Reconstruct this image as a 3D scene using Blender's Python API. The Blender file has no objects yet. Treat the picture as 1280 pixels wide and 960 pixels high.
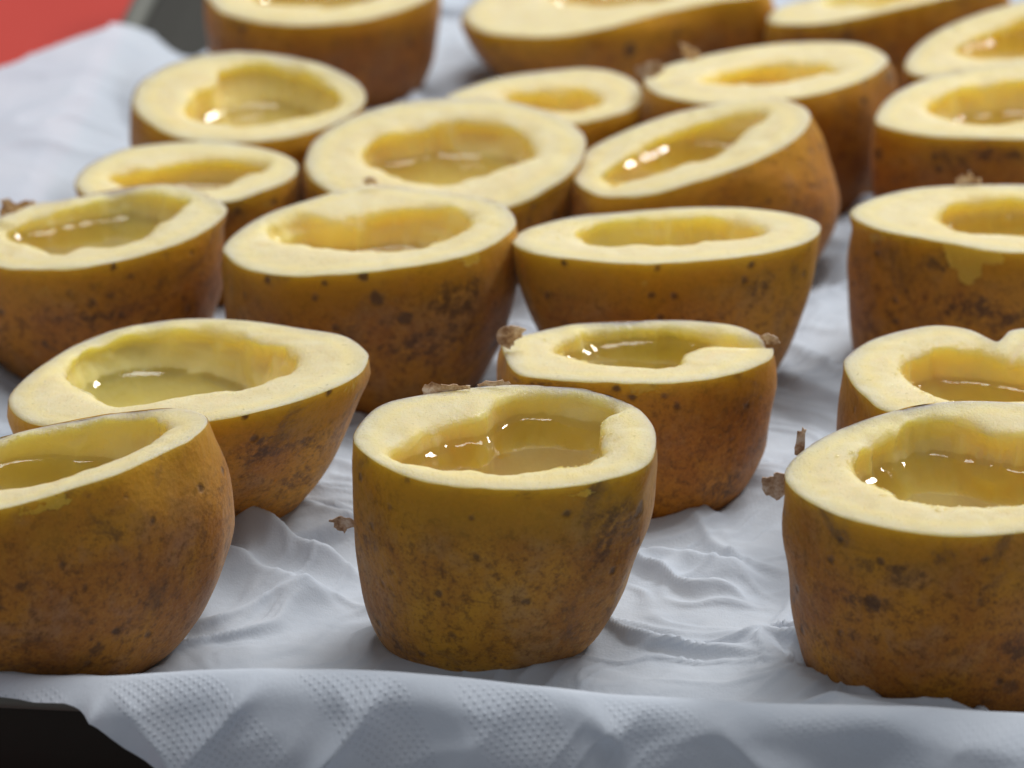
import bpy, math, random
import numpy as np

# ---------------------------------------------------------------- camera, world, lamps, exposure
scene = bpy.context.scene
cam_data = bpy.data.cameras.new('camera')
cam = bpy.data.objects.new('camera', cam_data)
scene.collection.objects.link(cam)
ELEV = math.radians(22)
cam.location = (0, -1.30 * math.cos(ELEV), 1.30 * math.sin(ELEV))
cam.rotation_euler = (math.radians(90) - ELEV, 0, 0)
cam_data.lens = 225
cam_data.sensor_width = 36
cam_data.clip_start = 0.05
cam_data.clip_end = 20
cam_data.dof.use_dof = True
cam_data.dof.focus_distance = 1.185
cam_data.dof.aperture_fstop = 19
scene.camera = cam

world = bpy.data.worlds.new('World')
scene.world = world
world.use_nodes = True
bg = world.node_tree.nodes['Background']
bg.inputs['Color'].default_value = (0.97, 0.975, 1.0, 1)
bg.inputs['Strength'].default_value = 0.25


def area_lamp(name, loc, target, size, size_y, power, colour):
    d = bpy.data.lights.new(name, 'AREA')
    d.shape = 'RECTANGLE'
    d.size, d.size_y, d.energy, d.color = size, size_y, power, colour
    o = bpy.data.objects.new(name, d)
    scene.collection.objects.link(o)
    o.location = loc
    from mathutils import Vector
    o.rotation_euler = (Vector(target) - Vector(loc)).to_track_quat('-Z', 'Y').to_euler()
    return o


area_lamp('overhead_daylight', (0.10, 0.35, 1.60), (0, 0.02, 0), 0.85, 0.65, 15, (1.0, 0.985, 0.955))
area_lamp('window_light', (0.75, 0.80, 1.10), (0, 0.02, 0), 0.75, 0.16, 16, (1.0, 0.98, 0.95))

scene.view_settings.view_transform = 'Standard'
scene.view_settings.look = 'None'
scene.view_settings.gamma = 1
scene.view_settings.exposure = 0.06
scene.cycles.use_denoising = True
scene.cycles.denoiser = 'OPENIMAGEDENOISE'
scene.cycles.denoising_input_passes = 'RGB_ALBEDO_NORMAL'
scene.cycles.denoising_prefilter = 'ACCURATE'
scene.cycles.caustics_reflective = False
scene.cycles.caustics_refractive = False
scene.cycles.max_bounces = 8
scene.cycles.transparent_max_bounces = 8

# ---------------------------------------------------------------- measured shapes (metres, relative to each potato's foot)
POTATOES = {
 'A': {'loc': (-0.005, -0.1288), 'h': 0.0419, 'c': (0.0037, 0.0), 't': (0, 0.048), 'rim': [(-0.0239, -0.0015), (-0.0221, 0.0077), (-0.0184, 0.0143), (-0.0111, 0.0182), (-0.0013, 0.0214), (0.0083, 0.0228), (0.0186, 0.021), (0.0264, 0.015), (0.0303, 0.0067), (0.0313, -0.0015), (0.03, -0.0107), (0.0259, -0.0157), (0.0182, -0.02), (0.0107, -0.022), (0.002, -0.022), (-0.0062, -0.0207), (-0.0144, -0.0164), (-0.0201, -0.0097)], 'cav': [(-0.017, -0.0049), (-0.0136, -0.0002), (-0.0089, 0.0063), (-0.0041, 0.0088), (-0.0003, 0.0098), (0.0018, 0.0154), (0.0065, 0.0192), (0.0124, 0.0203), (0.0191, 0.0189), (0.0234, 0.015), (0.0241, 0.0112), (0.0214, 0.0077), (0.0213, -0.0002), (0.0207, -0.007), (0.0177, -0.01), (0.0108, -0.0127), (0.0044, -0.0137), (-0.0018, -0.013), (-0.0094, -0.0113), (-0.0141, -0.0087)], 'hw': 0.0154, 'bd': 0.0131, 'm': (2.7, 1.7), 'b': (-0.0006, -0.0006), 'jz': 0.0365, 'dep': 0.46, 'sh': [(-0.0088, -0.0012, 0.0092, 0.01)]},
 'B': {'loc': (-0.0835, -0.1331), 'h': 0.039, 'c': (0.0004, 0.0), 't': (0.2, -0.126), 'rim': [(0.0281, 0.0078), (0.0247, 0.0175), (0.0184, 0.0236), (0.0109, 0.0262), (0.0033, 0.0269), (-0.0041, 0.0265), (-0.0114, 0.0243), (-0.0201, 0.0209), (-0.0268, 0.0129), (-0.0278, 0.0001), (-0.0228, -0.0148), (-0.0147, -0.0243), (-0.0074, -0.0266), (-0.0004, -0.0246), (0.0065, -0.0214), (0.0135, -0.0172), (0.0202, -0.0096), (0.0257, -0.0025)], 'cav': [(0.0202, 0.0106), (0.0171, 0.02), (0.0124, 0.0251), (0.0071, 0.0271), (0.0003, 0.0279), (-0.0054, 0.0246), (-0.0112, 0.022), (-0.0183, 0.018), (-0.0226, 0.0073), (-0.0193, -0.0045), (-0.013, -0.0109), (-0.0086, -0.0112), (-0.0013, -0.0125), (0.0058, -0.0104), (0.0127, -0.0044), (0.0174, 0.0015)], 'hw': 0.018, 'bd': 0.0153, 'm': (2.4, 2.1), 'b': (0.003, 0.0055), 'jz': 0.0282, 'dep': 0.46, 'sh': []},
 'C': {'loc': (0.0807, -0.1412), 'h': 0.0408, 'c': (-0.0003, 0.0), 't': (0, 0.073), 'rim': [(-0.0317, -0.0021), (-0.0293, 0.0049), (-0.0231, 0.0136), (-0.0147, 0.0208), (-0.0065, 0.0254), (0.0023, 0.0274), (0.0135, 0.0261), (0.0234, 0.0208), (0.0299, 0.011), (0.0311, -0.0002), (0.0266, -0.0112), (0.0187, -0.0205), (0.0099, -0.0248), (0.002, -0.0263), (-0.0072, -0.0257), (-0.0147, -0.0232), (-0.0229, -0.0183), (-0.0281, -0.0124), (-0.0309, -0.0071)], 'cav': [(-0.0189, 0.003), (-0.0161, 0.0101), (-0.011, 0.0162), (-0.0068, 0.0215), (0.0003, 0.0224), (0.0064, 0.0169), (0.0127, 0.0153), (0.0183, 0.012), (0.0214, 0.0046), (0.0192, -0.0049), (0.0138, -0.0099), (0.0108, -0.0115), (0.0028, -0.013), (-0.0064, -0.0124), (-0.0124, -0.009), (-0.0168, -0.004)], 'hw': 0.0235, 'bd': 0.0199, 'm': (2.3, 2.4), 'b': (-0.0004, 0.0), 'jz': 0.0337, 'dep': 0.46, 'sh': []},
 'D': {'loc': (-0.0583, -0.0708), 'h': 0.0309, 'c': (-0.0036, 0.0), 't': (0.1, -0.079), 'rim': [(-0.0376, -0.0068), (-0.0361, 0.0044), (-0.0316, 0.017), (-0.0246, 0.0295), (-0.0155, 0.0357), (-0.0046, 0.0365), (0.0067, 0.0313), (0.0179, 0.0224), (0.0259, 0.0151), (0.0303, 0.0043), (0.0309, -0.0025), (0.0288, -0.0121), (0.0222, -0.0201), (0.0135, -0.0268), (0.0032, -0.031), (-0.0073, -0.0317), (-0.0186, -0.0298), (-0.0286, -0.0253), (-0.0344, -0.0186)], 'cav': [(-0.0275, 0.0095), (-0.0262, 0.0179), (-0.0243, 0.0241), (-0.0184, 0.0302), (-0.0106, 0.032), (-0.0011, 0.0295), (0.007, 0.0216), (0.0135, 0.0143), (0.0169, 0.0054), (0.0156, -0.0014), (0.0098, -0.0087), (0.0023, -0.0119), (-0.0053, -0.0121), (-0.0135, -0.0146), (-0.019, -0.0109), (-0.024, -0.0033)], 'hw': 0.0136, 'bd': 0.0116, 'm': (1.5, 1.2), 'b': (0, 0), 'jz': 0.0185, 'dep': 0.46, 'sh': []},
 'E': {'loc': (0.0245, -0.0582), 'h': 0.0304, 'c': (-0.0002, 0.0), 't': (0, -0.047), 'rim': [(-0.0265, 0.0031), (-0.0248, -0.0092), (-0.0217, -0.0147), (-0.0155, -0.0166), (-0.0066, -0.018), (0.0035, -0.0184), (0.0118, -0.0166), (0.0194, -0.0115), (0.0249, -0.005), (0.0261, 0.0012), (0.0249, 0.0074), (0.0196, 0.0151), (0.0114, 0.0185), (0.0009, 0.019), (-0.0098, 0.0175), (-0.0167, 0.0141), (-0.0223, 0.0098), (-0.0257, 0.0083)], 'cav': [(-0.0153, 0.0002), (-0.0156, 0.0064), (-0.0118, 0.0117), (-0.0062, 0.0156), (0.0015, 0.0165), (0.0099, 0.0151), (0.0168, 0.0122), (0.0229, 0.0069), (0.0235, 0.0031), (0.0181, 0.0026), (0.011, 0.0031), (0.0081, -0.0012), (0.0077, -0.005), (0.0024, -0.0064), (-0.0045, -0.0064), (-0.0114, -0.005)], 'hw': 0.0175, 'bd': 0.0148, 'm': (2.0, 2.1), 'b': (0, 0), 'jz': 0.025, 'dep': 0.46, 'sh': [(0.0197, 0.0064, 0.0093, 0.004)]},
 'F': {'loc': (0.0905, -0.074), 'h': 0.0323, 'c': (-0.0007, 0.0), 't': (0, 0.031), 'rim': [(-0.0272, 0.004), (-0.0257, 0.0094), (-0.0209, 0.0163), (-0.0142, 0.021), (-0.008, 0.023), (-0.0021, 0.021), (0.0031, 0.0155), (0.0056, 0.0202), (0.0118, 0.0222), (0.0185, 0.019), (0.0241, 0.0128), (0.0263, 0.0021), (0.023, -0.0092), (0.0132, -0.0185), (0.0009, -0.0222), (-0.0095, -0.0211), (-0.0201, -0.0178), (-0.0234, -0.0118), (-0.0258, -0.0055)], 'cav': [(-0.0162, 0.004), (-0.0143, 0.0086), (-0.0091, 0.0128), (-0.0016, 0.0128), (0.0028, 0.0109), (0.0076, 0.0082), (0.015, 0.004), (0.0167, -0.0036), (0.0124, -0.01), (0.0046, -0.0122), (0.0001, -0.0118), (-0.0069, -0.0115), (-0.0113, -0.0066), (-0.0148, -0.0002)], 'hw': 0.0201, 'bd': 0.0171, 'm': (2.8, 2.6), 'b': (0, 0), 'jz': 0.0247, 'dep': 0.46, 'sh': []},
 'G': {'loc': (-0.0301, 0.0), 'h': 0.0334, 'c': (0.0014, 0.0), 't': (0.07, -0.036), 'rim': [(-0.0279, -0.0043), (-0.0255, 0.0048), (-0.0201, 0.0149), (-0.0117, 0.0224), (-0.0054, 0.0269), (0.0026, 0.0289), (0.0119, 0.0243), (0.0216, 0.0186), (0.028, 0.0116), (0.0309, 0.0008), (0.0296, -0.007), (0.0239, -0.0168), (0.0141, -0.0227), (0.0012, -0.0255), (-0.0102, -0.0256), (-0.0187, -0.0224), (-0.0242, -0.0164), (-0.027, -0.0095)], 'cav': [(-0.0193, 0.006), (-0.0178, 0.0108), (-0.0125, 0.0138), (-0.0061, 0.0115), (0.0003, 0.0132), (0.0087, 0.0156), (0.0162, 0.014), (0.0212, 0.0089), (0.022, 0.0021), (0.0206, -0.0027), (0.0155, -0.0082), (0.0082, -0.0112), (-0.0013, -0.0092), (-0.0098, -0.006), (-0.0158, -0.0018)], 'hw': 0.0211, 'bd': 0.018, 'm': (1.9, 1.8), 'b': (0, 0), 'jz': 0.0238, 'dep': 0.46, 'sh': []},
 'H': {'loc': (0.0317, -0.0052), 'h': 0.0343, 'c': (-0.0009, 0.0), 't': (0.03, -0.109), 'rim': [(-0.0317, 0.0003), (-0.0288, 0.0083), (-0.02, 0.017), (-0.0091, 0.0204), (0.0027, 0.0224), (0.0142, 0.021), (0.0242, 0.0153), (0.0297, 0.0075), (0.0299, -0.0009), (0.026, -0.0094), (0.0172, -0.0165), (0.0058, -0.0203), (-0.0062, -0.0214), (-0.0183, -0.017), (-0.0266, -0.0117), (-0.0306, -0.0056)], 'cav': [(-0.0187, 0.0026), (-0.0172, 0.0115), (-0.0127, 0.0162), (-0.0033, 0.0178), (0.0069, 0.0166), (0.0139, 0.0132), (0.0188, 0.0061), (0.0172, 0.0005), (0.0107, -0.0026), (0.002, -0.0048), (-0.0059, -0.0052), (-0.013, -0.0037)], 'hw': 0.0162, 'bd': 0.0138, 'm': (1.45, 1.45), 'b': (0, 0), 'jz': 0.0239, 'dep': 0.46, 'sh': []},
 'I': {'loc': (0.098, 0.0079), 'h': 0.0331, 'c': (-0.0008, 0.0), 't': (0, -0.034), 'rim': [(-0.0296, 0.0033), (-0.0275, 0.0089), (-0.0226, 0.0146), (-0.0153, 0.0193), (-0.0065, 0.0214), (0.0072, 0.0219), (0.0185, 0.0193), (0.026, 0.0115), (0.0281, -0.0013), (0.0221, -0.0138), (0.0136, -0.0198), (0.0039, -0.0213), (-0.0024, -0.0203), (-0.01, -0.0158), (-0.0172, -0.0118), (-0.0238, -0.0073), (-0.028, -0.0018)], 'cav': [(-0.0112, 0.0013), (-0.0106, 0.0064), (-0.008, 0.0115), (-0.0012, 0.0152), (0.0067, 0.0157), (0.0146, 0.0115), (0.0163, 0.0023), (0.0124, -0.0058), (0.0048, -0.0093), (-0.0028, -0.0083), (-0.0078, -0.0053), (-0.0101, -0.0023)], 'hw': 0.0259, 'bd': 0.0173, 'm': (3.0, 2.8), 'b': (-0.0004, 0.0), 'jz': 0.0262, 'dep': 0.46, 'sh': []},
 'J': {'loc': (-0.0845, 0.014), 'h': 0.0289, 'c': (0.0002, 0.0), 't': (0.1, -0.029), 'rim': [(0.0264, 0.0045), (0.0224, 0.0133), (0.0159, 0.0219), (0.0075, 0.0249), (-0.0007, 0.0227), (-0.0088, 0.0199), (-0.015, 0.0191), (-0.0207, 0.0126), (-0.0244, 0.0076), (-0.0262, -0.0009), (-0.0237, -0.0115), (-0.0182, -0.0194), (-0.0099, -0.0232), (-0.0018, -0.0245), (0.0079, -0.0215), (0.0157, -0.0164), (0.0215, -0.0101), (0.0253, -0.0027)], 'cav': [(0.0184, 0.0119), (0.0119, 0.0195), (0.0043, 0.0228), (-0.0013, 0.0192), (-0.0085, 0.0157), (-0.0164, 0.0103), (-0.0183, 0.0033), (-0.0153, -0.004), (-0.0066, -0.0124), (-0.0007, -0.0117), (0.0062, -0.0112), (0.0092, -0.0071), (0.0129, 0.0003), (0.0154, 0.0062)], 'hw': 0.0194, 'bd': 0.0165, 'm': (1.9, 1.8), 'b': (0, 0), 'jz': 0.0224, 'dep': 0.46, 'sh': []},
 'K': {'loc': (-0.068, 0.0578), 'h': 0.0244, 'c': (-0.0003, 0.0), 't': (0, 0.005), 'rim': [(-0.0235, -0.0041), (-0.0215, 0.0051), (-0.0151, 0.0144), (-0.0059, 0.0188), (0.005, 0.0198), (0.0147, 0.0158), (0.0213, 0.0095), (0.0231, 0.0031), (0.0211, -0.0041), (0.015, -0.0112), (0.009, -0.0164), (-0.0016, -0.0193), (-0.0116, -0.0183), (-0.0194, -0.0141), (-0.0226, -0.0093)], 'cav': [(-0.0165, -0.0002), (-0.0129, 0.0036), (-0.0071, 0.0061), (0.0003, 0.0104), (0.0091, 0.0104), (0.0163, 0.007), (0.0145, 0.0012), (0.0103, -0.0022), (0.008, -0.007), (0.0012, -0.0084), (-0.0064, -0.0065), (-0.0134, -0.005)], 'hw': 0.0178, 'bd': 0.0151, 'm': (2.2, 2.4), 'b': (0, 0), 'jz': 0.0173, 'dep': 0.46, 'sh': []},
 'L': {'loc': (-0.0139, 0.0611), 'h': 0.027, 'c': (-0.0001, 0.0), 't': (0, 0.16), 'rim': [(-0.0296, -0.002), (-0.0277, 0.0076), (-0.0208, 0.0169), (-0.0105, 0.0236), (0.0012, 0.0254), (0.0131, 0.0243), (0.0224, 0.0187), (0.0282, 0.0117), (0.0296, 0.0051), (0.0275, -0.0044), (0.0223, -0.0126), (0.0142, -0.0206), (0.004, -0.0246), (-0.0093, -0.0236), (-0.0193, -0.0193), (-0.0241, -0.0149), (-0.0281, -0.0092)], 'cav': [(-0.0176, 0.0021), (-0.0149, 0.0086), (-0.0085, 0.0121), (-0.0048, 0.0138), (-0.0014, 0.0162), (0.0061, 0.0169), (0.0131, 0.0145), (0.0171, 0.0096), (0.018, 0.0021), (0.0154, -0.002), (0.0084, -0.0055), (0.0015, -0.0095), (-0.0053, -0.0095), (-0.0106, -0.0061), (-0.0152, -0.002)], 'hw': 0.019, 'bd': 0.0161, 'm': (2.0, 1.9), 'b': (0, 0), 'jz': 0.0211, 'dep': 0.46, 'sh': []},
 'M': {'loc': (0.0429, 0.0611), 'h': 0.0292, 'c': (-0.0051, 0.0), 't': (0.2, 0.028), 'rim': [(-0.03, -0.0028), (-0.0278, 0.008), (-0.0201, 0.0156), (-0.0086, 0.0214), (0.003, 0.0219), (0.0124, 0.0198), (0.0187, 0.0113), (0.0199, 0.0028), (0.0161, -0.0068), (0.0073, -0.015), (-0.0039, -0.0196), (-0.0142, -0.022), (-0.0235, -0.0187), (-0.0285, -0.0107)], 'cav': [(-0.0238, -0.005), (-0.0184, 0.0036), (-0.0107, 0.0107), (-0.0011, 0.0151), (0.0084, 0.0153), (0.0107, 0.0103), (0.0053, 0.0039), (0.0012, -0.0032), (-0.0046, -0.0066), (-0.0111, -0.0096), (-0.0177, -0.0113), (-0.022, -0.01)], 'hw': 0.0207, 'bd': 0.0175, 'm': (2.4, 2.6), 'b': (0.0, 0.0055), 'jz': 0.0237, 'dep': 0.46, 'sh': []},
 'N': {'loc': (-0.057, 0.0984), 'h': 0.0272, 'c': (0.0002, 0.0), 't': (0, 0.135), 'rim': [(-0.025, 0.0002), (-0.0228, 0.0089), (-0.0154, 0.0173), (-0.0058, 0.0215), (0.004, 0.0207), (0.0141, 0.0165), (0.0221, 0.0092), (0.0254, 0.0017), (0.0244, -0.0054), (0.018, -0.0136), (0.0086, -0.0191), (-0.0022, -0.0209), (-0.0137, -0.0191), (-0.0205, -0.0125), (-0.024, -0.0062)], 'cav': [(-0.0132, -0.0039), (-0.0115, 0.0032), (-0.0075, 0.0074), (-0.0059, 0.0146), (0.001, 0.0173), (0.0095, 0.0146), (0.017, 0.0074), (0.0197, 0.0002), (0.0166, -0.0062), (0.009, -0.0088), (-0.0, -0.0117), (-0.0064, -0.0103), (-0.0109, -0.0088)], 'hw': 0.0171, 'bd': 0.0145, 'm': (2.0, 2.0), 'b': (0, 0), 'jz': 0.0194, 'dep': 0.46, 'sh': [(-0.0098, -0.0028, 0.0059, 0.008)]},
 'O': {'loc': (0.0088, 0.1135), 'h': 0.0217, 'c': (-0.0015, 0.0), 't': (0, 0.08), 'rim': [(-0.0228, 0.0015), (-0.013, 0.0101), (-0.0031, 0.014), (0.0089, 0.0158), (0.0167, 0.011), (0.0197, 0.0028), (0.0175, -0.0058), (0.0096, -0.0117), (-0.0001, -0.0155), (-0.0105, -0.0138), (-0.0192, -0.0079), (-0.0224, -0.0028)], 'cav': [(-0.01, 0.0028), (-0.0051, 0.0062), (0.0047, 0.0067), (0.0106, 0.0015), (0.0086, -0.0045), (0.0008, -0.0053), (-0.006, -0.0023)], 'hw': 0.0141, 'bd': 0.0119, 'm': (2.0, 2.2), 'b': (0, 0), 'jz': 0.0133, 'dep': 0.46, 'sh': []},
 'P': {'loc': (0.0582, 0.1114), 'h': 0.0281, 'c': (-0.0033, 0.0), 't': (0.08, -0.089), 'rim': [(-0.0294, 0.0041), (-0.0249, 0.0127), (-0.0128, 0.0213), (0.0023, 0.0253), (0.017, 0.0207), (0.0233, 0.0085), (0.0227, -0.002), (0.0151, -0.0151), (0.0033, -0.0233), (-0.0065, -0.0244), (-0.0179, -0.0217), (-0.0273, -0.0099)], 'cav': [(-0.0168, 0.0002), (-0.0092, 0.0079), (0.0007, 0.0113), (0.0094, 0.0064), (0.0121, -0.0001), (0.006, -0.0046), (-0.0019, -0.0071), (-0.0097, -0.0062)], 'hw': 0.0207, 'bd': 0.0176, 'm': (2.2, 2.5), 'b': (0.0, 0.002), 'jz': 0.02, 'dep': 0.46, 'sh': []},
 'Q': {'loc': (0.1045, 0.0876), 'h': 0.0303, 'c': (-0.001, 0.0), 't': (0.04, 0.023), 'rim': [(-0.0273, -0.0089), (-0.0236, 0.0041), (-0.0152, 0.0144), (-0.0052, 0.0202), (0.0068, 0.0229), (0.017, 0.0198), (0.0239, 0.0092), (0.0243, -0.0053), (0.0191, -0.0167), (0.0119, -0.022), (0.0034, -0.0235), (-0.0059, -0.022), (-0.0172, -0.0194), (-0.0246, -0.0144)], 'cav': [(-0.0156, -0.0006), (-0.0129, 0.0044), (-0.0067, 0.0105), (0.0062, 0.0145), (0.0136, 0.0103), (0.0154, 0.0004), (0.0113, -0.0087), (0.0043, -0.0113), (-0.0052, -0.0113), (-0.0126, -0.0067)], 'hw': 0.0229, 'bd': 0.0185, 'm': (3.2, 2.6), 'b': (0, 0), 'jz': 0.0221, 'dep': 0.46, 'sh': []},
 'R': {'loc': (0.1131, 0.134), 'h': 0.0293, 'c': (-0.003, 0.0), 't': (0.18, 0.048), 'rim': [(-0.0265, -0.0054), (-0.0215, 0.0057), (-0.012, 0.0138), (0.0013, 0.0183), (0.0121, 0.0192), (0.0195, 0.0123), (0.0202, -0.0002), (0.014, -0.0116), (0.0039, -0.0174), (-0.0031, -0.0193), (-0.0111, -0.019), (-0.0189, -0.0182), (-0.0256, -0.0133)], 'cav': [(-0.0148, -0.0008), (-0.0075, 0.0059), (0.0007, 0.0103), (0.0106, 0.0116), (0.0129, 0.0032), (0.0074, -0.0062), (-0.0009, -0.0119), (-0.0086, -0.0098), (-0.0132, -0.0062)], 'hw': 0.02, 'bd': 0.0154, 'm': (2.6, 2.6), 'b': (0, 0), 'jz': 0.0248, 'dep': 0.46, 'sh': []},
 'S': {'loc': (-0.0435, 0.1746), 'h': 0.028, 'c': (0.0006, 0.0), 't': (0, 0.129), 'rim': [(-0.0259, -0.0064), (-0.0239, -0.0117), (-0.0208, -0.0166), (-0.0122, -0.021), (-0.0038, -0.0222), (0.0075, -0.0206), (0.0158, -0.0166), (0.024, -0.0097), (0.0274, -0.0023), (0.0262, 0.0077), (0.0178, 0.0161), (0.0067, 0.0216), (-0.0062, 0.0228), (-0.017, 0.0173), (-0.0239, 0.0068), (-0.0262, -0.0006)], 'cav': [(-0.0182, 0.0006), (-0.0113, 0.0102), (0.0014, 0.0131), (0.0143, 0.0089), (0.019, 0.0006), (0.0128, -0.0076), (0.0002, -0.0113), (-0.0115, -0.0097)], 'hw': 0.0194, 'bd': 0.0165, 'm': (2.2, 1.8), 'b': (0, 0), 'jz': 0.0204, 'dep': 0.46, 'sh': []},
 'T': {'loc': (0.0248, 0.184), 'h': 0.021, 'c': (-0.0011, 0.0), 't': (0.1, -0.047), 'rim': [(-0.036, -0.0036), (-0.0344, 0.0058), (-0.0285, 0.0193), (-0.0155, 0.0298), (-0.0005, 0.0328), (0.0161, 0.0269), (0.0287, 0.0142), (0.0336, -0.0024), (0.0306, -0.0093), (0.0224, -0.0105), (0.015, -0.0132), (0.0077, -0.0166), (-0.0038, -0.0237), (-0.0169, -0.0263), (-0.0292, -0.0202), (-0.0339, -0.0128)], 'cav': [(-0.0156, 0.008), (-0.01, 0.0176), (0.003, 0.0198), (0.0158, 0.0153), (0.0192, 0.0053), (0.0117, -0.0015), (0.0007, -0.0043), (-0.0102, -0.0019)], 'hw': 0.0217, 'bd': 0.0185, 'm': (1.4, 2.0), 'b': (0, 0.002), 'jz': 0.0112, 'dep': 0.46, 'sh': []},
 'U': {'loc': (0.0842, 0.1768), 'h': 0.0238, 'c': (0.0001, 0.0), 't': (0.12, -0.034), 'rim': [(-0.0264, -0.0069), (-0.023, 0.0006), (-0.0135, 0.0058), (-0.0036, 0.0108), (0.0095, 0.0152), (0.0222, 0.0134), (0.0265, 0.0019), (0.0219, -0.0033), (0.0154, -0.0058), (0.0091, -0.0083), (0.0029, -0.0103), (-0.0074, -0.0143), (-0.0155, -0.0155), (-0.0246, -0.012)], 'cav': [(-0.0131, 0.0018), (-0.0038, 0.007), (0.0091, 0.0089), (0.0161, 0.0042), (0.0085, -0.0017), (-0.0026, -0.0043)], 'hw': 0.0206, 'bd': 0.0123, 'm': (2.6, 2.4), 'b': (0, 0.004), 'jz': 0.0168, 'dep': 0.46, 'sh': []},
}
FLAPS = [
 ('A', [(-0.0285, 0.0, 0.0253), (-0.0263, 0.0, 0.0259), (-0.0247, 0.0, 0.0255), (-0.0233, 0.0, 0.0248), (-0.0234, 0.0, 0.0238), (-0.0252, 0.0, 0.0234), (-0.0257, 0.0, 0.0225), (-0.027, 0.0, 0.0231), (-0.0277, 0.0, 0.0238), (-0.0276, 0.0, 0.0245)]),
 ('A', [(-0.0116, 0.019, 0.0422), (-0.0111, 0.019, 0.0441), (-0.0098, 0.019, 0.0446), (-0.0081, 0.019, 0.0439), (-0.0059, 0.019, 0.0443), (-0.0046, 0.019, 0.0438), (-0.0027, 0.019, 0.0441), (-0.0027, 0.019, 0.0433), (-0.0059, 0.019, 0.0427)]),
 ('A', [(-0.0014, 0.021, 0.0431), (-0.0007, 0.021, 0.0437), (0.0019, 0.021, 0.0441), (0.0045, 0.021, 0.0441), (0.0048, 0.021, 0.0435), (0.0019, 0.021, 0.0432)]),
 ('E', [(-0.0264, 0.0, 0.0316), (-0.0274, 0.0, 0.0327), (-0.0272, 0.0, 0.0347), (-0.0251, 0.0, 0.0357), (-0.0231, 0.0, 0.0357), (-0.0217, 0.0, 0.0347), (-0.0225, 0.0, 0.0334), (-0.0241, 0.0, 0.0323), (-0.0248, 0.0, 0.0307)]),
 ('E', [(0.0233, 0.003, 0.032), (0.025, 0.003, 0.0328), (0.0264, 0.003, 0.0322), (0.0274, 0.003, 0.0308), (0.0261, 0.003, 0.0304), (0.0247, 0.003, 0.0308)]),
 ('C', [(-0.0355, 0.0, 0.0389), (-0.0338, 0.0, 0.0389), (-0.033, 0.0, 0.0396), (-0.0313, 0.0, 0.0391), (-0.0314, 0.0, 0.0355), (-0.0329, 0.0, 0.0342), (-0.0347, 0.0, 0.0351), (-0.0355, 0.0, 0.0372)]),
 ('C', [(-0.0292, 0.012, 0.0381), (-0.0288, 0.012, 0.0428), (-0.0279, 0.012, 0.0435), (-0.0271, 0.012, 0.0431), (-0.0274, 0.012, 0.0394), (-0.0284, 0.012, 0.0377)]),
 ('J', [(-0.0204, 0.01, 0.0305), (-0.0187, 0.01, 0.0312), (-0.0175, 0.01, 0.0296), (-0.0159, 0.01, 0.0307), (-0.0138, 0.01, 0.0309), (-0.0134, 0.01, 0.0301), (-0.0163, 0.01, 0.0288), (-0.0205, 0.01, 0.0268)]),
 ('G', [(-0.0005, 0.026, 0.0344), (0.0004, 0.026, 0.035), (0.0017, 0.026, 0.0352), (0.0025, 0.026, 0.0345), (0.0028, 0.026, 0.0333), (0.0001, 0.026, 0.0333)]),
 ('P', [(-0.0218, 0.0, 0.0349), (-0.0203, 0.0, 0.0348), (-0.0181, 0.0, 0.0332), (-0.0168, 0.0, 0.0313), (-0.0198, 0.0, 0.0303), (-0.021, 0.0, 0.0315)]),
 ('P', [(-0.0316, -0.004, 0.0306), (-0.0291, -0.004, 0.0315), (-0.0262, -0.004, 0.0319), (-0.025, -0.004, 0.0301), (-0.0281, -0.004, 0.0281), (-0.0306, -0.004, 0.0286)]),
 ('I', [(-0.0071, 0.02, 0.0338), (-0.0054, 0.02, 0.0348), (-0.0048, 0.02, 0.0342), (-0.004, 0.02, 0.0355), (-0.0031, 0.02, 0.0342), (-0.0016, 0.02, 0.0339), (-0.0019, 0.02, 0.0327), (-0.0065, 0.02, 0.0327)]),
]

# ---------------------------------------------------------------- helpers
def link(o):
    scene.collection.objects.link(o)
    return o


def tag(o, label=None, category=None, group=None, kind=None):
    for k, v in (('label', label), ('category', category), ('group', group), ('kind', kind)):
        if v:
            o[k] = v
    return o


def mesh_object(name, verts, faces, mat, parent=None, smooth=True, attrs=None):
    me = bpy.data.meshes.new(name)
    me.from_pydata([tuple(map(float, v)) for v in verts], [], [tuple(map(int, f)) for f in faces])
    if smooth:
        me.polygons.foreach_set('use_smooth', [True] * len(me.polygons))
    for k, a in (attrs or {}).items():
        at = me.attributes.new(k, 'FLOAT', 'POINT')
        at.data.foreach_set('value', np.asarray(a, dtype=np.float32))
    me.materials.append(mat)
    o = bpy.data.objects.new(name, me)
    if parent:
        o.parent = parent
    return link(o)


def _hash(i, j, k, seed):
    n = (i * 374761393 + j * 668265263 + k * 2147483647 + seed * 144665) & 0xFFFFFFFF
    n = ((n ^ (n >> 13)) * 1274126177) & 0xFFFFFFFF
    n = ((n ^ (n >> 16)) * 2246822519) & 0xFFFFFFFF
    return ((n ^ (n >> 15)) & 0xFFFF) / 32767.5 - 1.0


def noise(p, freq, seed=0):
    q = np.asarray(p, float) * freq + 1000.37
    i = np.floor(q).astype(np.int64)
    f = q - i
    f = f * f * f * (f * (f * 6 - 15) + 10)
    r = 0
    for a in (0, 1):
        for b in (0, 1):
            for c in (0, 1):
                w = (f[..., 0] if a else 1 - f[..., 0]) * (f[..., 1] if b else 1 - f[..., 1]) * (f[..., 2] if c else 1 - f[..., 2])
                r = r + w * _hash(i[..., 0] + a, i[..., 1] + b, i[..., 2] + c, seed)
    return r


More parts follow.
